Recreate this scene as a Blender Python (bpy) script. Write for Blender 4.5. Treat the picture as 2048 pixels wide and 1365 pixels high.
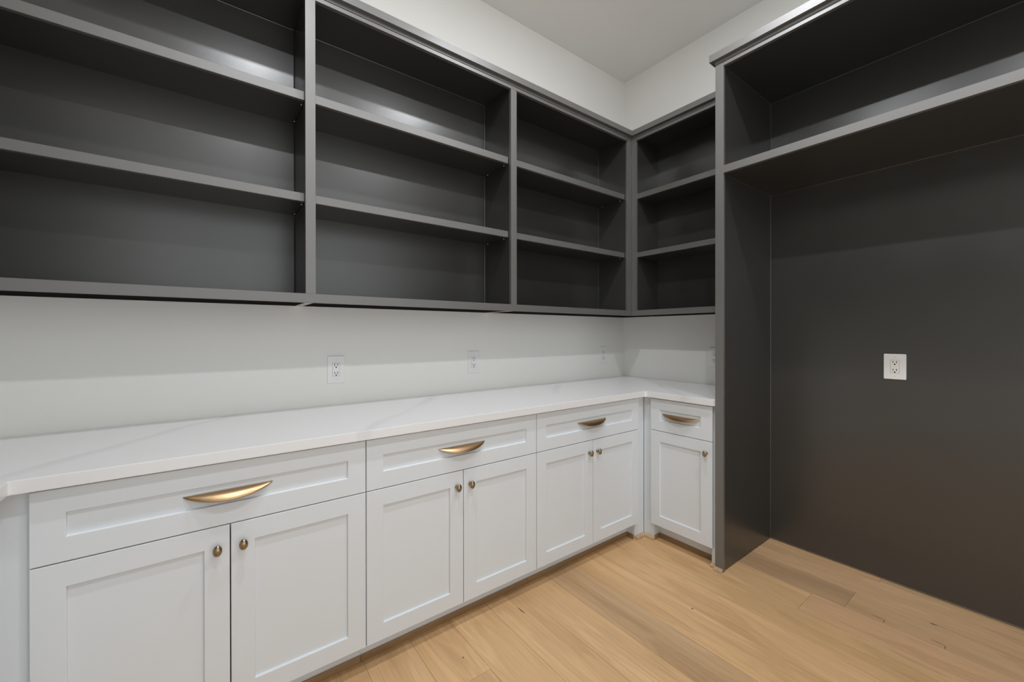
import bpy, bmesh, math, random
from mathutils import Vector, Matrix

for o in list(bpy.data.objects):
    bpy.data.objects.remove(o, do_unlink=True)
scene = bpy.context.scene
COL = scene.collection
random.seed(7)

# ------------------------------------------------------------------ camera
cam_d = bpy.data.cameras.new('camera')
cam_d.sensor_fit = 'HORIZONTAL'
cam_d.sensor_width = 36.0
cam_d.lens = 14.3408
cam_d.shift_y = -0.00626
cam_d.clip_start = 0.02
cam = bpy.data.objects.new('camera', cam_d)
COL.objects.link(cam)
FW = Vector((0.60064, 0.79951, -0.00270))
RT = Vector((0.79951, -0.60065, -0.00084))
UP = Vector((0.00229, 0.00166, 0.99999))
m = Matrix((RT, UP, -FW)).transposed().to_4x4()
m.translation = Vector((-2.84269, -2.19989, 1.28804))
cam.matrix_world = m
scene.camera = cam

# ------------------------------------------------------------------ light set-up
world = bpy.data.worlds.new('world')
scene.world = world
world.use_nodes = True
bg = world.node_tree.nodes['Background']
bg.inputs['Color'].default_value = (0.95, 0.975, 1.0, 1)
bg.inputs['Strength'].default_value = 1.25          # even ambient fill entering by the added front opening
LAMP_RADIANCE = 790.0
LAMP_COLOR = (0.965, 0.985, 1.02, 1)
LAMP_R = 0.042
scene.view_settings.view_transform = 'Standard'
scene.view_settings.look = 'None'
scene.view_settings.exposure = 0.13
scene.view_settings.gamma = 1.0
scene.view_settings.use_curve_mapping = False

# ------------------------------------------------------------------ materials
def srgb(r, g, b):
    f = lambda c: (c/255/12.92) if c/255 <= 0.04045 else ((c/255+0.055)/1.055)**2.4
    return (f(r), f(g), f(b), 1)

def new_mat(name):
    mt = bpy.data.materials.new(name)
    mt.use_nodes = True
    nt = mt.node_tree
    return mt, nt, nt.nodes['Principled BSDF']

def nd(nt, typ, **kw):
    n = nt.nodes.new(typ)
    for k, v in kw.items():
        setattr(n, k, v)
    return n

def paint(name, col, rough, spec=0.5, mottling=0.03, scale=3.0, bump=0.0, bscale=120.0, stretch=(1, 1, 1), rough_var=0.04, ior=1.5):
    mt, nt, b = new_mat(name)
    tc = nd(nt, 'ShaderNodeTexCoord')
    mp = nd(nt, 'ShaderNodeMapping')
    mp.inputs['Scale'].default_value = stretch
    nt.links.new(tc.outputs['Object'], mp.inputs['Vector'])
    n1 = nd(nt, 'ShaderNodeTexNoise')
    n1.inputs['Scale'].default_value = scale
    n1.inputs['Detail'].default_value = 4
    nt.links.new(mp.outputs['Vector'], n1.inputs['Vector'])
    mix = nd(nt, 'ShaderNodeMixRGB', blend_type='MIX')
    c1 = tuple(c*(1-mottling) for c in col[:3])+(1,)
    c2 = tuple(min(1, c*(1+mottling)) for c in col[:3])+(1,)
    mix.inputs['Color1'].default_value = c1
    mix.inputs['Color2'].default_value = c2
    nt.links.new(n1.outputs['Fac'], mix.inputs['Fac'])
    nt.links.new(mix.outputs['Color'], b.inputs['Base Color'])
    mr = nd(nt, 'ShaderNodeMapRange')
    mr.inputs['To Min'].default_value = max(0, rough-rough_var)
    mr.inputs['To Max'].default_value = rough+rough_var
    nt.links.new(n1.outputs['Fac'], mr.inputs['Value'])
    nt.links.new(mr.outputs['Result'], b.inputs['Roughness'])
    b.inputs['Specular IOR Level'].default_value = spec
    b.inputs['IOR'].default_value = ior
    if bump > 0:
        n2 = nd(nt, 'ShaderNodeTexNoise')
        n2.inputs['Scale'].default_value = bscale
        n2.inputs['Detail'].default_value = 3
        nt.links.new(mp.outputs['Vector'], n2.inputs['Vector'])
        bp = nd(nt, 'ShaderNodeBump')
        bp.inputs['Strength'].default_value = bump
        bp.inputs['Distance'].default_value = 0.002
        nt.links.new(n2.outputs['Fac'], bp.inputs['Height'])
        nt.links.new(bp.outputs['Normal'], b.inputs['Normal'])
    return mt

M = {}
M['wall'] = paint('wall_paint', (0.86, 0.852, 0.812), 0.6, 0.3, 0.012, 2.0, 0.06, 300)
M['ceiling'] = paint('ceiling_paint', (0.95, 0.945, 0.925), 0.8, 0.2, 0.01, 2.0, 0.05, 250)
M['white'] = paint('white_cabinet_lacquer', (0.718, 0.757, 0.782), 0.38, 0.45, 0.012, 4.0)
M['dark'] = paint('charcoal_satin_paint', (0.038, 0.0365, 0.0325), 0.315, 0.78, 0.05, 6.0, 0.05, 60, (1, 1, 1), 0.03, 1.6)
M['frame'] = paint('charcoal_frame_sheen_lifted', (0.118, 0.1145, 0.1055), 0.46, 0.80, 0.05, 6.0, 0.05, 60, (1, 1, 1), 0.03, 1.7)  # lighter charcoal of the frames, with their sheen brightened into the base colour
M['seam'] = paint('pale_raw_edge', (0.5, 0.48, 0.44), 0.6, 0.3, 0.1, 30)
M['plastic'] = paint('white_plastic', (0.85, 0.845, 0.825), 0.3, 0.5, 0.005, 5)
M['slot'] = paint('black_slot', (0.008, 0.008, 0.008), 0.6, 0.2, 0.1, 5)
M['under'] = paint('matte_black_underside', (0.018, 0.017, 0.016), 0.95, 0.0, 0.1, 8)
M['gap'] = paint('dark_underlay', (0.05, 0.035, 0.02), 0.8, 0.2, 0.1, 5)

def metal(name, col, rough, streak=True, sc=(2, 260, 260)):
    mt, nt, b = new_mat(name)
    tc = nd(nt, 'ShaderNodeTexCoord')
    mp = nd(nt, 'ShaderNodeMapping')
    mp.inputs['Scale'].default_value = sc
    nt.links.new(tc.outputs['Object'], mp.inputs['Vector'])
    n = nd(nt, 'ShaderNodeTexNoise')
    n.inputs['Scale'].default_value = 1.0
    n.inputs['Detail'].default_value = 5
    nt.links.new(mp.outputs['Vector'], n.inputs['Vector'])
    mix = nd(nt, 'ShaderNodeMixRGB')
    mix.inputs['Color1'].default_value = tuple(c*0.8 for c in col[:3])+(1,)
    mix.inputs['Color2'].default_value = tuple(min(1, c*1.15) for c in col[:3])+(1,)
    nt.links.new(n.outputs['Fac'], mix.inputs['Fac'])
    nt.links.new(mix.outputs['Color'], b.inputs['Base Color'])
    b.inputs['Metallic'].default_value = 1.0
    mr = nd(nt, 'ShaderNodeMapRange')
    mr.inputs['To Min'].default_value = rough-0.05
    mr.inputs['To Max'].default_value = rough+0.07
    nt.links.new(n.outputs['Fac'], mr.inputs['Value'])
    nt.links.new(mr.outputs['Result'], b.inputs['Roughness'])
    return mt
M['brass'] = metal('brushed_bronze_brass', (0.50, 0.33, 0.18), 0.33)
M['brass_knob'] = metal('antique_brass', (0.36, 0.29, 0.19), 0.22, sc=(60, 60, 60))
M['pin'] = metal('nickel_pin', (0.65, 0.65, 0.65), 0.2, sc=(50, 50, 50))

def quartz():
    mt, nt, b = new_mat('white_veined_quartz')
    tc = nd(nt, 'ShaderNodeTexCoord')
    def math_(op, a=None, c=None):
        n = nd(nt, 'ShaderNodeMath', operation=op)
        for i, q in enumerate((a, c)):
            if q is None: continue
            if isinstance(q, (int, float)): n.inputs[i].default_value = q
            else: nt.links.new(q, n.inputs[i])
        return n
    dot = nd(nt, 'ShaderNodeVectorMath', operation='DOT_PRODUCT')
    dot.inputs[1].default_value = (-0.743, 0.669, 0.0)
    nt.links.new(tc.outputs['Object'], dot.inputs[0])
    def noise(scale, detail):
        n = nd(nt, 'ShaderNodeTexNoise')
        n.inputs['Scale'].default_value = scale; n.inputs['Detail'].default_value = detail
        nt.links.new(tc.outputs['Object'], n.inputs['Vector'])
        return n.outputs['Fac']
    def vein(off, period, warp, width):
        w = math_('MULTIPLY', math_('SUBTRACT', noise(2.3, 6), 0.5).outputs[0], warp)
        v = math_('ADD', math_('SUBTRACT', dot.outputs['Value'], off).outputs[0], w.outputs[0])
        v = math_('DIVIDE', v.outputs[0], period)
        f = math_('ABSOLUTE', math_('SUBTRACT', math_('FRACT', math_('ADD', v.outputs[0], 0.5).outputs[0]).outputs[0], 0.5).outputs[0])
        r = nd(nt, 'ShaderNodeMapRange')
        r.inputs['From Min'].default_value = 0.0; r.inputs['From Max'].default_value = width/period
        r.inputs['To Min'].default_value = 1.0; r.inputs['To Max'].default_value = 0.0
        r.interpolation_type = 'SMOOTHSTEP'
        nt.links.new(f.outputs[0], r.inputs['Value'])
        return r.outputs['Result']
    mask = nd(nt, 'ShaderNodeMapRange')
    mask.inputs['From Min'].default_value = 0.36; mask.inputs['From Max'].default_value = 0.58
    nt.links.new(noise(1.9, 2), mask.inputs['Value'])
    broad = math_('MULTIPLY', vein(1.304, 0.716, 0.16, 0.038), 0.6)
    fine = math_('MULTIPLY', vein(1.32, 0.716, 0.22, 0.008), 0.35)
    tot = math_('MULTIPLY', math_('ADD', broad.outputs[0], fine.outputs[0]).outputs[0], mask.outputs['Result'])
    mix = nd(nt, 'ShaderNodeMixRGB')
    mix.inputs['Color1'].default_value = (0.80, 0.80, 0.80, 1)
    mix.inputs['Color2'].default_value = (0.68, 0.68, 0.69, 1)
    nt.links.new(tot.outputs[0], mix.inputs['Fac'])
    nt.links.new(mix.outputs['Color'], b.inputs['Base Color'])
    b.inputs['Roughness'].default_value = 0.24
    return mt
M['quartz'] = quartz()

def oak(name, c_light, c_mid, c_dark, rough=0.42, tint=True, swap=False):
    mt, nt, b = new_mat(name)
    tc = nd(nt, 'ShaderNodeTexCoord')
    oi = nd(nt, 'ShaderNodeObjectInfo')
    mul = nd(nt, 'ShaderNodeMath', operation='MULTIPLY'); mul.inputs[1].default_value = 37.0
    nt.links.new(oi.outputs['Random'], mul.inputs[0])
    cb = nd(nt, 'ShaderNodeCombineXYZ')
    nt.links.new(mul.outputs[0], cb.inputs['X']); nt.links.new(mul.outputs[0], cb.inputs['Y']); nt.links.new(mul.outputs[0], cb.inputs['Z'])
    add = nd(nt, 'ShaderNodeVectorMath', operation='ADD')
    nt.links.new(tc.outputs['Object'], add.inputs[0]); nt.links.new(cb.outputs[0], add.inputs[1])
    def mapped(scale):
        mp = nd(nt, 'ShaderNodeMapping')
        mp.inputs['Scale'].default_value = (scale[1], scale[0], scale[2]) if swap else scale
        nt.links.new(add.outputs[0], mp.inputs['Vector'])
        return mp
    # cathedral / broad figure
    m1 = mapped((7.0, 0.9, 4.0))
    n1 = nd(nt, 'ShaderNodeTexNoise')
    n1.inputs['Scale'].default_value = 1.0; n1.inputs['Detail'].default_value = 4; n1.inputs['Distortion'].default_value = 0.6
    nt.links.new(m1.outputs['Vector'], n1.inputs['Vector'])
    # growth lines from the broad figure
    ml = nd(nt, 'ShaderNodeMath', operation='MULTIPLY'); ml.inputs[1].default_value = 62.0
    nt.links.new(n1.outputs['Fac'], ml.inputs[0])
    sn = nd(nt, 'ShaderNodeMath', operation='SINE')
    nt.links.new(ml.outputs[0], sn.inputs[0])
    # fine fibre
    m2 = mapped((170.0, 3.5, 60.0))
    n2 = nd(nt, 'ShaderNodeTexNoise')
    n2.inputs['Scale'].default_value = 1.0; n2.inputs['Detail'].default_value = 5
    nt.links.new(m2.outputs['Vector'], n2.inputs['Vector'])
    r1 = nd(nt, 'ShaderNodeValToRGB')
    e = r1.color_ramp.elements
    e[0].position = 0.30; e[0].color = c_dark
    e[1].position = 0.72; e[1].color = c_light
    em = e.new(0.5); em.color = c_mid
    nt.links.new(n1.outputs['Fac'], r1.inputs['Fac'])
    g = nd(nt, 'ShaderNodeMapRange')
    g.inputs['From Min'].default_value = -1; g.inputs['From Max'].default_value = 1
    g.inputs['To Min'].default_value = 0.95; g.inputs['To Max'].default_value = 1.04
    nt.links.new(sn.outputs[0], g.inputs['Value'])
    f = nd(nt, 'ShaderNodeMapRange')
    f.inputs['From Min'].default_value = 0.25; f.inputs['From Max'].default_value = 0.75
    f.inputs['To Min'].default_value = 0.88; f.inputs['To Max'].default_value = 1.10
    nt.links.new(n2.outputs['Fac'], f.inputs['Value'])
    mm = nd(nt, 'ShaderNodeMath', operation='MULTIPLY')
    nt.links.new(g.outputs['Result'], mm.inputs[0]); nt.links.new(f.outputs['Result'], mm.inputs[1])
    vm = nd(nt, 'ShaderNodeVectorMath', operation='SCALE')
    nt.links.new(r1.outputs['Color'], vm.inputs[0]); nt.links.new(mm.outputs[0], vm.inputs['Scale'])
    out = vm.outputs[0]
    if tint:
        v2 = nd(nt, 'ShaderNodeVectorMath', operation='MULTIPLY')
        nt.links.new(out, v2.inputs[0]); nt.links.new(oi.outputs['Color'], v2.inputs[1])
        out = v2.outputs[0]
    nt.links.new(out, b.inputs['Base Color'])
    b.inputs['Roughness'].default_value = rough
    b.inputs['Specular IOR Level'].default_value = 0.4
    bp = nd(nt, 'ShaderNodeBump')
    bp.inputs['Strength'].default_value = 0.10; bp.inputs['Distance'].default_value = 0.001
    nt.links.new(n2.outputs['Fac'], bp.inputs['Height'])
    nt.links.new(bp.outputs['Normal'], b.inputs['Normal'])
    return mt
OAK = ((0.74, 0.485, 0.262, 1), (0.65, 0.415, 0.215, 1), (0.54, 0.335, 0.168, 1))
M['oak'] = oak('oak_floor_plank', *OAK)
M['oak_trim'] = oak('oak_shoe_moulding', (0.60, 0.43, 0.27, 1), (0.55, 0.38, 0.23, 1), (0.46, 0.31, 0.18, 1), 0.5, False)
M['oak_kick_shaded'] = oak('oak_toe_strip_shaded', (0.33, 0.205, 0.10, 1), (0.28, 0.17, 0.08, 1), (0.22, 0.13, 0.06, 1), 0.5, False, True)  # oak darkened to stand in for the shade under the toe kick
M['knot'] = paint('dark_wood_knot', (0.05, 0.035, 0.02), 0.6, 0.3, 0.3, 80)

lens_m, lnt, lb = new_mat('lit_downlight_lens')
ltc = nd(lnt, 'ShaderNodeTexCoord')
lb.inputs['Base Color'].default_value = (0.9, 0.9, 0.9, 1)
lb.inputs['Emission Color'].default_value = LAMP_COLOR
lb.inputs['Emission Strength'].default_value = LAMP_RADIANCE
M['lens'] = lens_m

# ------------------------------------------------------------------ helpers
def box_bm(x0, x1, y0, y1, z0, z1, bev=0.0, seg=1, bm=None):
    own = bm is None
    if own:
        bm = bmesh.new()
    x0, x1 = min(x0, x1), max(x0, x1); y0, y1 = min(y0, y1), max(y0, y1); z0, z1 = min(z0, z1), max(z0, z1)
    vs = [bm.verts.new((x, y, z)) for z in (z0, z1) for y in (y0, y1) for x in (x0, x1)]
    fs = [(0, 2, 3, 1), (4, 5, 7, 6), (0, 1, 5, 4), (2, 6, 7, 3), (0, 4, 6, 2), (1, 3, 7, 5)]
    faces = [bm.faces.new([vs[i] for i in f]) for f in fs]
    if bev > 0:
        es = list({e for f in faces for e in f.edges})
        bmesh.ops.bevel(bm, geom=es, offset=bev, segments=seg, profile=0.5, affect='EDGES')
    return bm

def obj(name, bm, mat, parent=None, smooth=False):
    me = bpy.data.meshes.new(name)
    bm.normal_update()
    bmesh.ops.recalc_face_normals(bm, faces=bm.faces)
    bm.to_mesh(me); bm.free()
    me.materials.append(M[mat])
    if smooth:
        for p in me.polygons:
            p.use_smooth = True
    o = bpy.data.objects.new(name, me)
    COL.objects.link(o)
    o.parent = parent
    return o

def box(name, mat, parent, x0, x1, y0, y1, z0, z1, bev=0.0008):
    return obj(name, box_bm(x0, x1, y0, y1, z0, z1, bev), mat, parent)

def thing(name, label, cat, loc=(0, 0, 0), rotz=0.0, group=None):
    o = bpy.data.objects.new(name, None)
    o.empty_display_size = 0.1
    COL.objects.link(o)
    o.location = loc; o.rotation_euler = (0, 0, rotz)
    o['label'] = label; o['category'] = cat
    if group:
        o['group'] = group
    return o

def tag(o, label, cat, group=None):
    o['label'] = label; o['category'] = cat
    if group:
        o['group'] = group
    return o

def struct(o, label=None):
    o['kind'] = 'structure'
    if label:
        o['label'] = label
    return o

def prism_bm(profile, axis, a0, a1):
    """profile: list of 2-D points; extruded along axis ('x','y','z') from a0 to a1."""
    bm = bmesh.new()
    def P(p, a):
        if axis == 'x': return (a, p[0], p[1])
        if axis == 'y': return (p[0], a, p[1])
        return (p[0], p[1], a)
    v0 = [bm.verts.new(P(p, a0)) for p in profile]
    v1 = [bm.verts.new(P(p, a1)) for p in profile]
    n = len(profile)
    bm.faces.new(v0); bm.faces.new(list(reversed(v1)))
    for i in range(n):
        bm.faces.new([v0[i], v0[(i+1) % n], v1[(i+1) % n], v1[i]])
    return bm

# ------------------------------------------------------------------ dimensions (metres, floor = 0, room corner = origin)
XL, YF_, ZC = -3.88, -3.547, 3.411          # left wall, front wall (behind the camera), ceiling
Z_CT, Z_CB = 0.927, 0.8912                  # counter top / bottom
# ------------------------------------------------------------------ room shell
T = 0.1
floor_o = struct(box('floor', 'gap', None, XL, 0, YF_, 0, -0.05, -0.016, 0), 'light oak plank floor')
struct(box('ceiling', 'ceiling', None, XL-T, T, YF_-T, T, ZC, ZC+T, 0), 'plain white ceiling')
struct(box('wall_back', 'wall', None, XL-T, T, 0, T, -0.05, ZC, 0), 'white painted wall behind the long counter')
struct(box('wall_right', 'wall', None, 0, T, YF_-T, 0, -0.05, ZC, 0), 'white painted wall behind the tall dark unit')
struct(box('wall_left', 'wall', None, XL-T, XL, YF_-T, 0, -0.05, ZC, 0), 'white painted side wall')
DX0, DX1, DH = -3.45, -0.72, 3.2  # unseen opening, added wide and high to let ambient light reach the ceiling
wf = box_bm(XL, DX0, YF_-T, YF_, -0.05, ZC)
box_bm(DX1, 0, YF_-T, YF_, -0.05, ZC, bm=wf)
box_bm(DX0, DX1, YF_-T, YF_, DH, ZC, bm=wf)
struct(obj('wall_front', wf, 'wall'), 'white painted wall with an unseen wide opening added for fill light')
# casing of the added opening
tr = box_bm(DX0-0.09, DX0, YF_, YF_+0.018, 0, DH+0.09, 0.002)
box_bm(DX1, DX1+0.09, YF_, YF_+0.018, 0, DH+0.09, 0.002, bm=tr)
box_bm(DX0, DX1, YF_, YF_+0.018, DH, DH+0.09, 0.002, bm=tr)
struct(obj('trim_1', tr, 'white'), 'white casing of the unseen added opening')

# floor planks: 190 mm oak boards running from the long counter towards the front wall
PW, S0 = 0.1905, -1.2095
joints = {-6: [-1.9], -5: [-0.9, -2.6], -4: [-2.1], -3: [-1.75], -2: [-2.9], -1: [-2.5], 0: [-2.2], 1: [-2.75], 2: [-2.3],
          3: [-1.48, -3.2], 4: [-1.607, -3.0], 5: [-2.7]}
tints = {-6: [(1.0, 1.0, 1.0)], -5: [(1.03, 1.02, 1.0)], -4: [(1.04, 1.04, 1.02)], -3: [(1.03, 1.02, 1.0)], -2: [(1.02, 1.02, 1.0)],
         -1: [(0.80, 0.80, 0.82)], 0: [(1.06, 1.04, 1.0)], 1: [(1.0, 0.97, 0.93)], 2: [(0.98, 0.97, 0.93)],
         3: [(1.02, 1.0, 0.98), (1.0, 0.97, 1.02)], 4: [(0.80, 0.80, 0.85), (0.90, 0.89, 0.92)], 5: [(0.97, 0.95, 0.98)], 6: [(1.05, 1.02, 1.02)]}
k = -14
while True:
    xa, xb = S0+k*PW, S0+(k+1)*PW
    if xa >= -0.02:
        break
    xa2, xb2 = max(xa, XL), min(xb, 0)
    if xb2-xa2 > 0.01:
        js = [0.0]+(joints.get(k) or [-random.uniform(0.8, 2.8)])+[YF_]
        for i in range(len(js)-1):
            ya, yb = js[i], js[i+1]
            cx, cy = (xa2+xb2)/2, (ya+yb)/2
            hw, hl = (xb2-xa2)/2-0.0004, abs(ya-yb)/2-0.0004
            o = obj('plank', box_bm(-hw, hw, -hl, hl, -0.016, 0, 0.0007), 'oak', floor_o)
            o.location = (cx, cy, 0)
            t = tints.get(k)
            c = t[min(i, len(t)-1)] if t else (random.uniform(0.9, 1.05),)*3
            if t and i >= len(t):
                c = (random.uniform(0.92, 1.04),)*3
            o.color = (c[0], c[1], c[2], 1)
    k += 1
# small knots and cracks in the boards
def knot(x, y, lx, ly, rot=0.0):
    bm = bmesh.new()
    n = 10
    pts = []
    for i in range(n):
        a = 2*math.pi*i/n
        r = 1+0.25*math.sin(3*a+x*50)
        px, py = lx*math.cos(a)*r, ly*math.sin(a)*r
        pts.append((px*math.cos(rot)-py*math.sin(rot), px*math.sin(rot)+py*math.cos(rot)))
    top = [bm.verts.new((p[0], p[1], 0.0003)) for p in pts]
    bot = [bm.verts.new((p[0], p[1], -0.001)) for p in pts]
    bm.faces.new(top)
    for i in range(n):
        bm.faces.new([top[i], bot[i], bot[(i+1) % n], top[(i+1) % n]])
    o = obj('knot', bm, 'knot', floor_o)
    o.location = (x, y, 0)
for kn in ((-1.673, -0.712, 0.0022, 0.026, 0.05), (-1.0264, -1.1835, 0.004, 0.004, 0), (-2.027, -0.790, 0.003, 0.003, 0),
           (-0.409, -1.72, 0.0012, 0.022, -0.1), (-0.424, -1.743, 0.012, 0.0012, 0), (-0.410, -1.912, 0.0012, 0.024, -0.1),
           (-0.427, -1.932, 0.012, 0.0012, 0.1), (-0.272, -1.88, 0.003, 0.012, 0.15)):
    knot(*kn)

# ------------------------------------------------------------------ ceiling downlights
def downlight(x, y, label):
    t = thing('recessed_downlight', label, 'ceiling light', (x, y, ZC), 0)
    bm = bmesh.new()
    n = 40
    rings = [(LAMP_R+0.032, 0.0), (LAMP_R+0.031, -0.004), (LAMP_R+0.004, -0.006), (LAMP_R, -0.002), (LAMP_R, 0.0)]
    vs = [[bm.verts.new((r*math.cos(2*math.pi*i/n), r*math.sin(2*math.pi*i/n), z)) for i in range(n)] for r, z in rings]
    for a in range(len(rings)-1):
        for i in range(n):
            bm.faces.new([vs[a][i], vs[a][(i+1) % n], vs[a+1][(i+1) % n], vs[a+1][i]])
    obj('trim_ring', bm, 'plastic', t, True)
    bm = bmesh.new()
    R0, HD, NR = LAMP_R-0.0006, 0.0085, 8
    prev = None
    for j in range(NR):                       # shallow convex diffuser
        a = j/NR*math.pi/2
        ring = [bm.verts.new((R0*math.cos(a)*math.cos(2*math.pi*i/n), R0*math.cos(a)*math.sin(2*math.pi*i/n), -0.002-HD*math.sin(a))) for i in range(n)]
        if prev:
            for i in range(n):
                bm.faces.new([prev[i], prev[(i+1) % n], ring[(i+1) % n], ring[i]])
        prev = ring
    tip = bm.verts.new((0, 0, -0.002-HD))
    for i in range(n):
        bm.faces.new([prev[i], prev[(i+1) % n], tip])
    obj('lens', bm, 'lens', t, True)
L1Y, L2Y, LXF, LXN = -1.287, -2.260, -2.534, -1.346
downlight(LXF, L1Y, 'round recessed ceiling light above the long counter, on the left wall side')
downlight(LXN, L1Y, 'round recessed ceiling light above the long counter, by the tall dark unit')
downlight(LXF, L2Y, 'round recessed ceiling light on the front wall side, towards the left wall')
downlight(LXN, L2Y, 'round recessed ceiling light on the front wall side, facing the tall dark unit')

# ------------------------------------------------------------------ hardware
def pull_bm(L=0.234, D=0.036, H=0.024, th=0.0022):
    """half-moon drawer pull: straight back edge on the drawer, curved lip rolling out and down. local: back plane y=0, lip towards -y, top z=0"""
    bm = bmesh.new()
    NU, NT = 36, 10
    grid = []
    for iu in range(NU+1):
        u = -1+2*iu/NU
        u = math.sin(u*math.pi/2)
        w = max(0.0, 1-u*u)**0.8
        row = []
        for it in range(NT+1):
            tm = math.radians(62)
            t = it/NT*tm
            row.append((u*L/2, -D*w*math.sin(t)/math.sin(tm)-0.0005, -H*w*(1-math.cos(t))/(1-math.cos(tm))))
        grid.append(row)
    top = [[bm.verts.new(c) for c in r] for r in grid]
    bot = [[bm.verts.new((c[0], c[1]+th*0.6*min(1, -c[1]/0.004), c[2]-th)) for c in r] for r in grid]
    for a in range(NU):
        for b in range(NT):
            bm.faces.new([top[a][b], top[a+1][b], top[a+1][b+1], top[a][b+1]])
            bm.faces.new([bot[a][b], bot[a][b+1], bot[a+1][b+1], bot[a+1][b]])
        bm.faces.new([top[a][NT], top[a+1][NT], bot[a+1][NT], bot[a][NT]])
        bm.faces.new([top[a+1][0], top[a][0], bot[a][0], bot[a+1][0]])
    for r, rb in ((top[0], bot[0]), (top[NU], bot[NU])):
        for b in range(NT):
            bm.faces.new([r[b], r[b+1], rb[b+1], rb[b]])
    # flat mounting tab behind the lip
    box_bm(-L*0.36, L*0.36, -0.0022, 0.0, -0.012, -0.0006, bm=bm)
    bmesh.ops.remove_doubles(bm, verts=bm.verts, dist=1e-6)
    return bm

def knob_bm():
    """oval knob: flared foot, waist, egg-shaped head. axis -y, back at y=0"""
    bm = bmesh.new()
    n = 28
    prof = [(0.0, 0.0085, 0.0085), (0.0015, 0.0085, 0.0085), (0.004, 0.0062, 0.0065), (0.009, 0.0048, 0.0052), (0.013, 0.0055, 0.0066),
            (0.0155, 0.0098, 0.0138), (0.0180, 0.0122, 0.0172), (0.0205, 0.0122, 0.0172), (0.0228, 0.0112, 0.0158), (0.0252, 0.0082, 0.0118), (0.0266, 0.0042, 0.0062), (0.0270, 0.0, 0.0)]
    rings = []
    for d, rx, rz in prof:
        if rx == 0:
            rings.append([bm.verts.new((0, -d*1.12, 0))])
        else:
            rings.append([bm.verts.new((rx*math.cos(2*math.pi*i/n), -d*1.12, rz*math.sin(2*math.pi*i/n))) for i in range(n)])
    for a in range(len(rings)-1):
        A, B = rings[a], rings[a+1]
        for i in range(n):
            j = (i+1) % n
            if len(B) == 1:
                bm.faces.new([A[i], A[j], B[0]])
            else:
                bm.faces.new([A[i], A[j], B[j], B[i]])
    bm.faces.new(list(reversed(rings[0])))
    return bm
def mesh_from(name, bm, mat, smooth=True):
    me = bpy.data.meshes.new(name)
    bmesh.ops.recalc_face_normals(bm, faces=bm.faces)
    bm.to_mesh(me); bm.free()
    me.materials.append(M[mat])
    for p in me.polygons:
        p.use_smooth = smooth
    return me
PULL = mesh_from('pull', pull_bm(), 'brass')
KNOB = mesh_from('knob', knob_bm(), 'brass_knob')
def inst(name, me, parent, loc, label=None):
    o = bpy.data.objects.new(name, me)
    COL.objects.link(o)
    o.parent = parent
    o.location = loc
    if label:
        o['label'] = label
    return o

# ------------------------------------------------------------------ base cabinets
DT = 0.020        # door thickness
Z_DB, Z_G, Z_DTOP = 0.105, 0.6898, 0.8840
GAP = 0.0016
def front_bm(x0, x1, z0, z1, yf, rail=0.0645, rec=0.0085):
    """five-piece shaker front: frame (two stiles, two rails) with chamfered inner edge. yf = front face plane"""
    bm = bmesh.new()
    y_b = yf+DT
    def ring(ax, az, y):
        return [bm.verts.new(c) for c in ((x0+ax, y, z0+az), (x1-ax, y, z0+az), (x1-ax, y, z1-az), (x0+ax, y, z1-az))]
    e = 0.0012
    rings = [ring(0, 0, y_b), ring(0, 0, yf+e), ring(e, e, yf), ring(rail-e, rail-e, yf), ring(rail, rail, yf+e), ring(rail+0.0012, rail+0.0012, yf+rec), ring(rail+0.0012, rail+0.0012, y_b)]
    for a in range(len(rings)-1):
        for i in range(4):
            j = (i+1) % 4
            bm.faces.new([rings[a][i], rings[a][j], rings[a+1][j], rings[a+1][i]])
    A, B = rings[0], rings[-1]
    for i in range(4):
        j = (i+1) % 4
        bm.faces.new([A[i], B[i], B[j], A[j]])
    return bm

def shaker(name, parent, x0, x1, z0, z1, yf, rail=0.0645):
    d = obj(name, front_bm(x0, x1, z0, z1, yf, rail), 'white', parent)
    obj('panel', box_bm(x0+rail-0.004, x1-rail+0.004, yf+0.0085, yf+0.0145, z0+rail-0.004, z1-rail+0.004), 'white', d)
    return d

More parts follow.
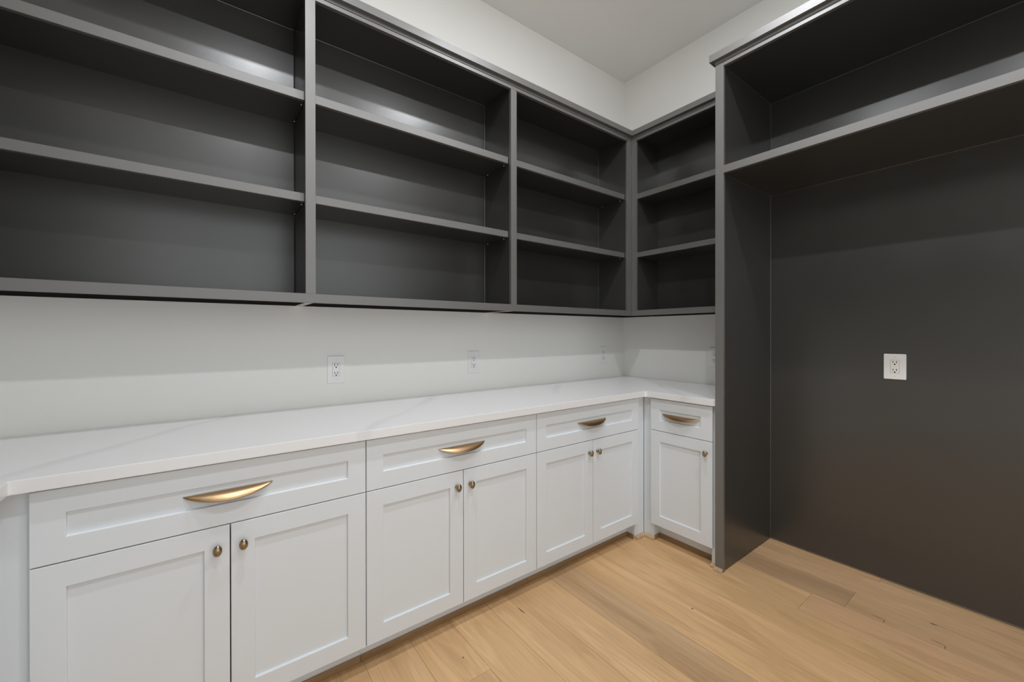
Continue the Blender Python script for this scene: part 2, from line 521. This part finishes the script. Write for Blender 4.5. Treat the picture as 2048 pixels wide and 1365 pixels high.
def base_cabinet(label, w, depth, loc, rotz, doors, group=None, leg_l=0.0, leg_r=0.0, pull_x=None, knob_z=0.6225, end_l=False, end_r=False):
    """local frame: wall plane y=0, front towards -y, x from 0 to w. leg_* = width of face-frame filler that runs to the floor on that side"""
    t = thing('base_cabinet', label, 'cabinet', loc, rotz, group)
    yf = -depth                     # door front plane
    yb = yf+DT                      # face frame front plane
    yk = yf+0.080                   # toe kick plane
    zb = Z_DB-0.004
    # carcass: side panels, bottom, back
    for sx, leg in ((0.0, leg_l), (w, leg_r)):
        a, b = (sx-leg, sx-leg+0.018) if sx == 0 else (sx+leg-0.018, sx+leg)
        box('side_panel', 'white', t, a+0.0003, b-0.0003, yb+0.019, -0.002, zb if leg == 0 else 0.0, Z_CB, 0.0005)
    box('bottom_panel', 'white', t, 0.018, w-0.018, yb+0.019, -0.012, zb, zb+0.018, 0)
    box('back_panel', 'white', t, 0.018, w-0.018, -0.012, -0.002, zb, Z_CB, 0)
    # face frame
    SW = 0.038
    for a, b, leg in ((0.0, SW, leg_l), (w-SW, w, leg_r)):
        lo = a == 0.0
        aa, bb = (a-leg, b) if lo else (a, b+leg)
        if leg > 0:
            # part behind the door stops at the kick, filler part runs down to the floor
            e0, e1 = (aa, 0.0+0.012) if lo else (w-0.012, bb)
            box('filler_stile', 'white', t, e0, e1, yb, yb+0.019, 0.0, Z_CB, 0.0006)
            f0, f1 = (e1, b) if lo else (a, e0)
            box('stile', 'white', t, f0, f1, yb+0.0003, yb+0.019, zb, Z_CB, 0.0)
        else:
            box('stile', 'white', t, aa+0.0003, bb-0.0003, yb, yb+0.019, zb, Z_CB, 0.0005)
    for z0, z1 in ((zb, zb+0.03), (Z_G-0.019, Z_G+0.019), (Z_CB-0.035, Z_CB)):
        box('rail', 'white', t, SW, w-SW, yb, yb+0.019, z0, z1, 0.0)
    # toe-kick returns behind the filler legs
    if leg_l:
        kr = box('kick_return', 'white', t, -0.006, 0.012, yb+0.0192, yk, 0.0, zb, 0.0)
        obj('toe_strip', box_bm(0.012, 0.020, yb+0.004, yk-0.008, 0.0, 0.026, 0.002), 'oak_kick_shaded', kr)
    if leg_r:
        kr = box('kick_return', 'white', t, w-0.012, w+0.006 if leg_r > 0.02 else w, yb+0.0192, yk, 0.0, zb, 0.0)
        obj('toe_strip', box_bm(w-0.020, w-0.012, yb+0.004, yk-0.008, 0.0, 0.026, 0.002), 'oak_kick_shaded', kr)
    # toe kick with oak strip
    kick = box('toe_kick', 'white', t, 0.0003, w-0.0003, yk, yk+0.016, 0.0, zb, 0.0)
    obj('toe_strip', box_bm(0.0003, w-0.0003, yk-0.008, yk, 0.0, 0.026, 0.002), 'oak_kick_shaded', kick)
    # drawer
    dr = shaker('drawer', t, GAP, w-GAP, Z_G+GAP, Z_DTOP, yf)
    px = w/2 if pull_x is None else pull_x
    inst('handle', PULL, dr, (px, yf+0.0085, 0.7985), 'bronze half-moon pull')
    # doors
    if doors == 2:
        for i in range(2):
            a, b = (GAP, w/2-GAP) if i == 0 else (w/2+GAP, w-GAP)
            d = shaker('door', t, a, b, Z_DB, Z_G-GAP, yf)
            inst('knob', KNOB, d, (w/2-0.0335 if i == 0 else w/2+0.0335, yf, knob_z), 'oval antique brass knob')
    else:
        d = shaker('door', t, GAP, w-GAP, Z_DB, Z_G-GAP, yf)
        inst('knob', KNOB, d, (w-0.0325, yf, knob_z), 'oval antique brass knob')
    return t

DEP, DEPR = 0.6419, 0.6238
C1, S12, S23, C3 = -3.203, -2.3602, -1.5182, -0.6866
base_cabinet('white shaker base cabinet under the long counter, farthest from the tall dark unit', S12-C1, DEP, (C1, 0, 0), 0, 2, leg_l=0.062)
base_cabinet('white shaker base cabinet with two doors, middle of the three under the long counter', S23-S12, DEP, (S12, 0, 0), 0, 2)
base_cabinet('white two-door shaker base cabinet ending at the inside corner under the long counter', C3-S23, DEP, (S23, 0, 0), 0, 2, leg_r=0.0815)
RL, RR = -0.6836, -1.0725
base_cabinet('narrow white base cabinet with one door and drawer beside the tall dark panel', RL-RR, DEPR, (0, RL, 0), -math.pi/2, 1, leg_l=0.0605, leg_r=0.0158, knob_z=0.6225)
# run on the left wall, seen only as the turn of the counter
base_cabinet('white shaker base cabinet on the left wall next to the counter\'s turn', 0.842, DEP-0.013, (XL, -0.72-0.842, 0), math.pi/2, 2, leg_r=0.095)
base_cabinet('white shaker base cabinet on the left wall under the free end of the counter', 0.842, DEP-0.013, (XL, -0.72-1.684, 0), math.pi/2, 2)

# oak shoe moulding pieces
def shoe_bm(l, w=0.020, h=0.020):
    prof = [(0, 0), (-w, 0), (-w, h*0.35)]
    for i in range(1, 6):
        a = i/6*math.pi/2
        prof.append((-w+w*0.72*(1-math.cos(a)), h*0.35+h*0.65*math.sin(a)))
    prof += [(-w*0.2, h), (0, h)]
    bm = prism_bm([(p[0], p[1]) for p in prof], 'x', 0, l)
    return bm
def shoe(n, l, loc, rotz, label):
    o = obj('trim_%d' % n, shoe_bm(l), 'oak_trim')
    o.location = loc; o.rotation_euler = (0, 0, rotz)
    struct(o, label)
YS, XS = -DEP+DT-0.0004, -DEPR+DT-0.0004
shoe(2, 0.100, (C3-0.012, YS, 0.0), 0, 'short oak shoe moulding at the inside corner, long counter side')
shoe(3, 0.0805, (XS, YS-0.0005, 0.0), -math.pi/2, 'short oak shoe moulding at the inside corner, short counter side')
shoe(4, 0.026, (XS, RR+0.0115, 0.0), -math.pi/2, 'stub of oak shoe moulding below the white filler strip')

# ------------------------------------------------------------------ countertop (one continuous slab)
YC, XC, XCL = -0.6641, -0.6445, -3.230
def fillet(cx, cy, r, a0, a1, n=8):
    return [(cx+r*math.cos(a0+(a1-a0)*i/n), cy+r*math.sin(a0+(a1-a0)*i/n)) for i in range(n+1)]
YT1, YT2, XT = -1.0887, -1.1317, -0.6245
r = 0.014
prof = [(XL+0.002, -0.002), (-0.002, -0.002), (-0.002, YT1+0.0005), (XC, YT1+0.0005)]
prof += fillet(XC-r, YC-r, r, 0, math.pi/2)           # inside corner by the dark unit
r = 0.004
prof += fillet(XCL+r, YC-r, r, math.pi/2, math.pi)    # inside corner at the left run
prof += [(XCL, -2.42), (XL+0.002, -2.42)]
bm = prism_bm(prof, 'z', Z_CB, Z_CT)
bmesh.ops.recalc_face_normals(bm, faces=bm.faces)
top_edges = [e for e in bm.edges if len(e.link_faces) == 2 and all(abs(v.co.z-Z_CT) < 1e-6 for v in e.verts) or all(abs(v.co.z-Z_CB) < 1e-6 for v in e.verts)]
bmesh.ops.bevel(bm, geom=top_edges, offset=0.002, segments=2, profile=0.5, affect='EDGES')
tag(obj('countertop', bm, 'quartz'), 'white quartz countertop with faint grey veins running over the base cabinets', 'countertop')

# ------------------------------------------------------------------ upper open shelving on the long wall
DK = 'dark'
YU, XU = -0.2961, -0.2926
FT = 0.019
Z_UB, Z_UR, Z_UT, Z_K1, Z_K2 = 1.4199, 1.4585, 2.7153, 2.7509, 2.7870
D1L, D1R, D2L, D2R = -2.5036, -2.4638, -1.4181, -1.3766
ST1, ST2 = -0.3391, -0.3357
D0R = D1L-1.042; D0L = D0R-0.040
SH = ((2.2877, 2.3258), (1.8538, 1.8901))
YSH, YBK = -0.2680, -0.0138
Z_TOPI = 2.7397

def caulk(parent, axis, a0, a1, p, sx, sy, s=0.0035):
    """tiny filled corner bead; p = corner position in the two other axes, sx, sy = directions into the room"""
    prof = [(p[0], p[1]), (p[0]+sx*s, p[1]), (p[0]+sx*s*0.35, p[1]+sy*s*0.35), (p[0], p[1]+sy*s)]
    obj('caulk_bead', prism_bm(prof, axis, a0, a1), DK, parent)

def pins(parent, x, s, ys, zs):
    """shelf pins: x = inner side face, s = direction into the bay"""
    for y in ys:
        for z in zs:
            bm = bmesh.new()
            bmesh.ops.create_cone(bm, cap_ends=True, segments=10, radius1=0.003, radius2=0.003, depth=0.011)
            bmesh.ops.rotate(bm, verts=bm.verts, cent=(0, 0, 0), matrix=Matrix.Rotation(math.pi/2, 3, 'Y'))
            bmesh.ops.translate(bm, verts=bm.verts, vec=(x+s*0.0055, y, z-0.0032))
            obj('shelf_pin', bm, 'pin', parent, True)
def holes(parent, x, s, ys, zs):
    for y in ys:
        for z in zs:
            bm = bmesh.new()
            bmesh.ops.create_cone(bm, cap_ends=True, segments=8, radius1=0.0026, radius2=0.0026, depth=0.0006)
            bmesh.ops.rotate(bm, verts=bm.verts, cent=(0, 0, 0), matrix=Matrix.Rotation(math.pi/2, 3, 'Y'))
            bmesh.ops.translate(bm, verts=bm.verts, vec=(x+s*0.0003, y, z))
            obj('pin_hole', bm, 'slot', parent)

up = thing('wall_shelf_unit', 'long charcoal open shelf unit with three bays above the white counter', 'shelf unit', (-1.9, 0, Z_UB))
UO = Vector((1.9, 0, -Z_UB))
up_parts_start = len(bpy.data.objects)
def ub(name, *a, bev=0.0007):
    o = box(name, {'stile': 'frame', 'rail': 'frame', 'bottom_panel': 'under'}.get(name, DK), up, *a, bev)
    return o
XE = XU                                     # front plane of the short unit = right end of this frame
# back, top, bottom
ub('back_panel', D0L+0.018, -0.012, YBK, -0.0015, Z_UB+0.012, Z_TOPI+0.012, bev=0)
ub('top_panel', D0L+0.018, -0.012, YU+FT, YBK, Z_TOPI, Z_TOPI+0.018, bev=0)
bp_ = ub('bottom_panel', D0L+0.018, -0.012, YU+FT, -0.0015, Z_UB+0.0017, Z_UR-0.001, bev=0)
# dividers and sides
R = 0.003
ub('divider', D1L+R, D1R-R, YU+FT, YBK, Z_UR-0.001, Z_TOPI, bev=0)
ub('divider', D2L+R, D2R-R, YU+FT, YBK, Z_UR-0.001, Z_TOPI, bev=0)
ub('side_panel', D0L, D0R-R, YU+FT, -0.0015, Z_UB+0.0017, Z_TOPI+0.018, bev=0)
ub('side_panel', ST1+R, ST1+R+0.018, YU+FT, YBK, Z_UR-0.001, Z_TOPI, bev=0)
# face frame
for a, b in ((D0L, D0R), (D1L, D1R), (D2L, D2R), (ST1, XE-0.0004)):
    ub('stile', a, b, YU, YU+FT, Z_UR+0.0002, Z_UT-0.0002, bev=0.0006)
ub('rail', D0L, XE-0.0004, YU, YU+FT, Z_UB, Z_UR, bev=0.0006)
ub('rail', D0L, XE-0.0004, YU, YU+FT, Z_UT, Z_K1+0.004, bev=0.0006)
# shelves
for a, b in ((D0R-R, D1L+R), (D1R-R, D2L+R), (D2R-R, ST1+R)):
    for z0, z1 in SH:
        sf = ub('shelf', a+0.002, b-0.002, YSH+0.0182, YBK-0.0005, z0+0.0003, z1-0.0003, bev=0)
        box('shelf_edge', 'frame', sf, a+0.002, b-0.002, YSH, YSH+0.018, z0, z1, 0.0012)
    caulk(up, 'z', Z_UR, Z_TOPI, (b, YBK), -1, -1)
    caulk(up, 'z', Z_UR, Z_TOPI, (a, YBK), 1, -1)
    caulk(up, 'x', a, b, (YBK, Z_TOPI), -1, -1)
    for z0, z1 in SH:
        pins(up, b, -1, (-0.056, -0.229), (z0,))
        pins(up, a, 1, (-0.056, -0.229), (z0,))
for x in (D1L+R, D2L+R, ST1+R):
    holes(up, x, -1, (-0.229,), (2.400, 2.3675, 1.839, 1.805, 2.255))
# raw filler strips between the boxes on the underside
for a, b in ((D1L, D1R-0.006), (D2L, D2R-0.006)):
    box('filler_strip', 'seam', up, a+0.003, b, YU+FT+0.0005, -0.003, Z_UB+0.0004, Z_UB+0.0016, 0)
for o in list(bpy.data.objects):
    if o.parent == up or (o.parent and o.parent.parent == up):
        o.data.transform(Matrix.Translation(UO))

# ------------------------------------------------------------------ short upper unit on the right wall
us = thing('wall_shelf_unit', 'short charcoal open shelf unit between the inside corner and the tall dark unit', 'shelf unit', (0, -0.7, Z_UB))
YR1 = YT1+0.0006
def sb(name, *a, bev=0.0007):
    return box(name, {'stile': 'frame', 'rail': 'frame', 'bottom_panel': 'under'}.get(name, DK), us, *a, bev)
sb('back_panel', YBK, -0.0015, YR1, YU+0.012, Z_UB+0.012, Z_TOPI+0.012, bev=0)
sb('top_panel', XU+FT, YBK, YR1, YU+0.0, Z_TOPI, Z_TOPI+0.018, bev=0)
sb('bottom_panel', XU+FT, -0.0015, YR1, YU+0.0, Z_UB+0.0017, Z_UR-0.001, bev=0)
sb('side_panel', XU+FT, YBK, ST2-R, ST2-R+0.018, Z_UR-0.001, Z_TOPI, bev=0) if False else None
sb('side_panel', XU+FT, YBK, ST2+R, ST2+R+0.018, Z_UR-0.001, Z_TOPI, bev=0)
sb('side_panel', XU+FT, YBK, YR1, YR1+0.018, Z_UR-0.001, Z_TOPI, bev=0)
sb('stile', XU, XU+FT, ST2, YU-0.0004, Z_UR+0.0002, Z_UT-0.0002, bev=0.0006)
sb('stile', XU, XU+FT, YR1, YR1+0.038, Z_UR+0.0002, Z_UT-0.0002, bev=0.0006)
sb('rail', XU, XU+FT, YR1, YU-0.0004, Z_UB, Z_UR, bev=0.0006)
sb('rail', XU, XU+FT, YR1, YU-0.0004, Z_UT, Z_K1+0.004, bev=0.0006)
for z0, z1 in SH:
    sf = sb('shelf', XU+0.0176+0.0182, YBK-0.0005, YR1+0.020, ST2+R-0.002, z0+0.0003, z1-0.0003, bev=0)
    box('shelf_edge', 'frame', sf, XU+0.0176, XU+0.0176+0.018, YR1+0.020, ST2+R-0.002, z0, z1, 0.0012)
for o in list(bpy.data.objects):
    if o.parent == us or (o.parent and o.parent.parent == us):
        o.data.transform(Matrix.Translation(Vector((0, 0.7, -Z_UB))))

# matching unit on the left wall (beside the camera, mirrored in the satin paint)
ul = thing('wall_shelf_unit', 'charcoal open shelf unit on the left wall above the turning counter', 'shelf unit', (XL, -1.0, Z_UB))
XLF = D0L+0.0
YL0, YL1 = -2.42, YU-0.0006
def lb(name, x0, x1, y0, y1, z0, z1, bev=0.0007):
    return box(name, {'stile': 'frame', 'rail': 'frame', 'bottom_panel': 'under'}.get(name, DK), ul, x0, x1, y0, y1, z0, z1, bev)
lb('back_panel', XL+0.0015, XL-YBK, YL0, YL1, Z_UB+0.012, Z_TOPI+0.012, 0)
lb('top_panel', XL-YBK, XLF-FT, YL0, YL1, Z_TOPI, Z_TOPI+0.018, 0)
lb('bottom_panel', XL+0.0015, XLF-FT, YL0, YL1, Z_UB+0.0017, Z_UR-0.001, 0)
YLM = (YL0+YL1)/2
lb('divider', XL-YBK, XLF-FT, YLM-0.017, YLM+0.017, Z_UR-0.001, Z_TOPI, 0)
for ya, yb_ in ((YL0, YL0+0.018), (YL1-0.018, YL1)):
    lb('side_panel', XL-YBK, XLF-FT, ya, yb_, Z_UR-0.001, Z_TOPI, 0)
for ya, yb_ in ((YL0, YL0+0.040), (YLM-0.02, YLM+0.02), (YL1-0.040, YL1)):
    lb('stile', XLF-FT, XLF-0.0003, ya, yb_, Z_UR+0.0002, Z_UT-0.0002, 0.0006)
lb('rail', XLF-FT, XLF-0.0003, YL0, YL1, Z_UB, Z_UR, 0.0006)
lb('rail', XLF-FT, XLF-0.0003, YL0, YL1, Z_UT, Z_K1+0.004, 0.0006)
for z0, z1 in SH:
    for ya, yb_ in ((YL0+0.020, YLM-0.019), (YLM+0.019, YL1-0.020)):
        sf = lb('shelf', XL-YBK+0.0005, XLF-0.028-0.0182, ya, yb_, z0+0.0003, z1-0.0003, 0)
        box('shelf_edge', 'frame', sf, XLF-0.028-0.018, XLF-0.028, ya, yb_, z0, z1, 0.0012)
for o in list(bpy.data.objects):
    if o.parent == ul or (o.parent and o.parent.parent == ul):
        o.data.transform(Matrix.Translation(Vector((-XL, 1.0, -Z_UB))))

# crown moulding over both upper units: flat cap with a small nailer below, mitred at the corner
YK, XK = -0.3205, -0.3181
def crown_bm(z0, z1, y, x, yin, xin, xl, yr):
    """L-shaped strip following both fronts"""
    prof = [(xl, yin), (xin, yin), (xin, yr), (x, yr), (x, y), (xl, y)]
    return prism_bm(prof, 'z', z0, z1)
cr = thing('crown_moulding', 'charcoal crown moulding capping both open shelf units and turning the corner', 'moulding', (-1.0, -0.3, Z_K1))
bm = crown_bm(Z_K1, Z_K2, YK, XK, YU+FT, XU+FT, D0L-0.02, -1.0660)
obj('cap', bm, 'frame', cr)
bm = crown_bm(Z_K1-0.016, Z_K1, YU-0.004, XU-0.004, YU-0.0002, XU-0.0002, D0L, YR1)
obj('nailer', bm, 'frame', cr)
for o in list(bpy.data.objects):
    if o.parent == cr or (o.parent and o.parent.parent == cr):
        o.data.transform(Matrix.Translation(Vector((1.0, 0.3, -Z_K1))))

# ------------------------------------------------------------------ tall charcoal unit on the right wall
Y_END = -2.95
Z_S1, Z_S2, Z_TT, Z_TK1, Z_TK2 = 2.1482, 2.1878, 2.7222, 2.7600, 2.7980
XTB = -0.0139
tall = thing('tall_open_unit', 'tall charcoal open unit with one high shelf over an empty floor-standing bay', 'cabinet', (-0.3, -2.0, 0))
def tb(name, *a, bev=0.0007):
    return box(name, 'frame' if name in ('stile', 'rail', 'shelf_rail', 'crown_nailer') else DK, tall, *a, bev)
for ya, yb_, face in ((YT2, YT1, YT2), (Y_END-0.043, Y_END, Y_END)):
    tb('side_panel', XT+FT, -0.0015, ya+(0.003 if face == YT2 else 0), yb_-(0 if face == YT2 else 0.003), 0.008, Z_TK1, bev=0.0004)
    tb('stile', XT, XT+FT, ya, yb_, 0.003, Z_TK1, bev=0.0007)
yi0, yi1 = Y_END-0.003, YT2+0.003
tb('back_panel', XTB, -0.0015, yi0, yi1, 0.008, Z_TK1, bev=0)
tb('top_panel', XT+FT, XTB, yi0, yi1, 2.7247, Z_TK1, bev=0)
tb('shelf', XT+FT, XTB, yi0, yi1, Z_S1, Z_S2-0.0002, bev=0)
tb('shelf_rail', XT, XT+FT, Y_END+0.0002, YT2-0.0002, Z_S1, Z_S2, bev=0.0007)
tb('rail', XT, XT+FT, Y_END+0.0002, YT2-0.0002, Z_TT, Z_TK1, bev=0.0007)
caulk(tall, 'z', 0.008, Z_S1, (XTB, yi1), -1, -1, 0.003)
caulk(tall, 'z', Z_S2, 2.7247, (XTB, yi1), -1, -1, 0.003)
caulk(tall, 'y', yi0, yi1, (XTB, Z_S1), -1, -1, 0.003)
caulk(tall, 'y', yi0, yi1, (XTB, 2.7247), -1, -1, 0.003)
caulk(tall, 'x', XT+FT, XTB, (yi1, Z_S1), -1, -1, 0.0025)
caulk(tall, 'x', XT+FT, XTB, (yi1, 2.7247), -1, -1, 0.0025)
# crown with side return
XTK, YTK = -0.6482, -1.0664
cprof = [(-0.0015, YTK), (XTK, YTK), (XTK, Y_END-0.065), (-0.0015, Y_END-0.065)]
crn = obj('crown', prism_bm(cprof, 'z', Z_TK1, Z_TK2), 'frame', tall)
tb('crown_nailer', XT-0.004, XT-0.0003, Y_END, YT1, Z_TK1-0.017, Z_TK1, bev=0)
for o in list(bpy.data.objects):
    if o.parent == tall or (o.parent and o.parent.parent == tall):
        o.data.transform(Matrix.Translation(Vector((0.3, 2.0, 0))))
shoe(5, 0.041, (XT-0.0004, YT1-0.001, 0.0), -math.pi/2, 'stub of oak shoe moulding in front of the tall dark panel')

# ------------------------------------------------------------------ outlets
def outlet(label, loc, rotz, w=0.082, h=0.138, group=None):
    """local: back plane y=0 facing -y"""
    t = thing('wall_outlet', label, 'outlet', loc, rotz, group)
    bm = box_bm(-w/2, w/2, -0.0055, -0.0002, -h/2, h/2)
    es = [e for e in bm.edges if all(abs(v.co.x) > w/2-1e-5 and abs(v.co.z) > h/2-1e-5 for v in e.verts) and abs(e.verts[0].co.y-e.verts[1].co.y) > 1e-4]
    bmesh.ops.bevel(bm, geom=es, offset=0.004, segments=3, profile=0.5, affect='EDGES')
    es = [e for e in bm.edges if all(v.co.y < -0.0054 for v in e.verts)]
    bmesh.ops.bevel(bm, geom=es, offset=0.002, segments=2, profile=0.5, affect='EDGES')
    obj('plate', bm, 'plastic', t)
    box('frame_gap', 'slot', t, -0.0173, 0.0173, -0.00562, -0.0052, -0.0338, 0.0338, 0)['label'] = 'dark joint around the socket'
    rc = box('receptacle', 'plastic', t, -0.0167, 0.0167, -0.0068, -0.005, -0.0332, 0.0332, 0.0006)
    for zc in (0.020, -0.020):
        for sx in (-1, 1):
            box('blade_slot', 'slot', rc, sx*0.0066-0.0015, sx*0.0066+0.0015, -0.0070, -0.0066, zc-0.001, zc+0.0085, 0)
        bm = bmesh.new()
        bmesh.ops.create_cone(bm, cap_ends=True, segments=12, radius1=0.0034, radius2=0.0034, depth=0.0004)
        bmesh.ops.rotate(bm, verts=bm.verts, cent=(0, 0, 0), matrix=Matrix.Rotation(math.pi/2, 3, 'X'))
        bmesh.ops.translate(bm, verts=bm.verts, vec=(0, -0.0068, zc-0.008))
        obj('ground_hole', bm, 'slot', rc)
    for zc in (0.0485, -0.0485):
        bm = bmesh.new()
        bmesh.ops.create_cone(bm, cap_ends=True, segments=14, radius1=0.0034, radius2=0.003, depth=0.001)
        bmesh.ops.rotate(bm, verts=bm.verts, cent=(0, 0, 0), matrix=Matrix.Rotation(math.pi/2, 3, 'X'))
        bmesh.ops.translate(bm, verts=bm.verts, vec=(0, -0.0058, zc))
        sc = obj('screw', bm, 'plastic', t)
        box('screw_slot', 'slot', sc, -0.0004, 0.0004, -0.0064, -0.0061, zc-0.0026, zc+0.0026, 0)
    return t
outlet('white wall outlet farthest from the inside corner above the long counter', (-2.3124, 0, 1.1054), 0)
outlet('white wall outlet above the long counter under the middle shelf bay', (-1.495, 0, 1.1085), 0)
outlet('white wall outlet on the long wall close to the inside corner', (-0.2675, 0, 1.113), 0)
outlet('white wall outlet on the short wall, half hidden by the tall dark panel', (0, -0.771, 1.1205), -math.pi/2)
outlet('white outlet plate mounted on the charcoal back of the tall unit', (XTB, -1.707, 1.1163), -math.pi/2, 0.086, 0.130)
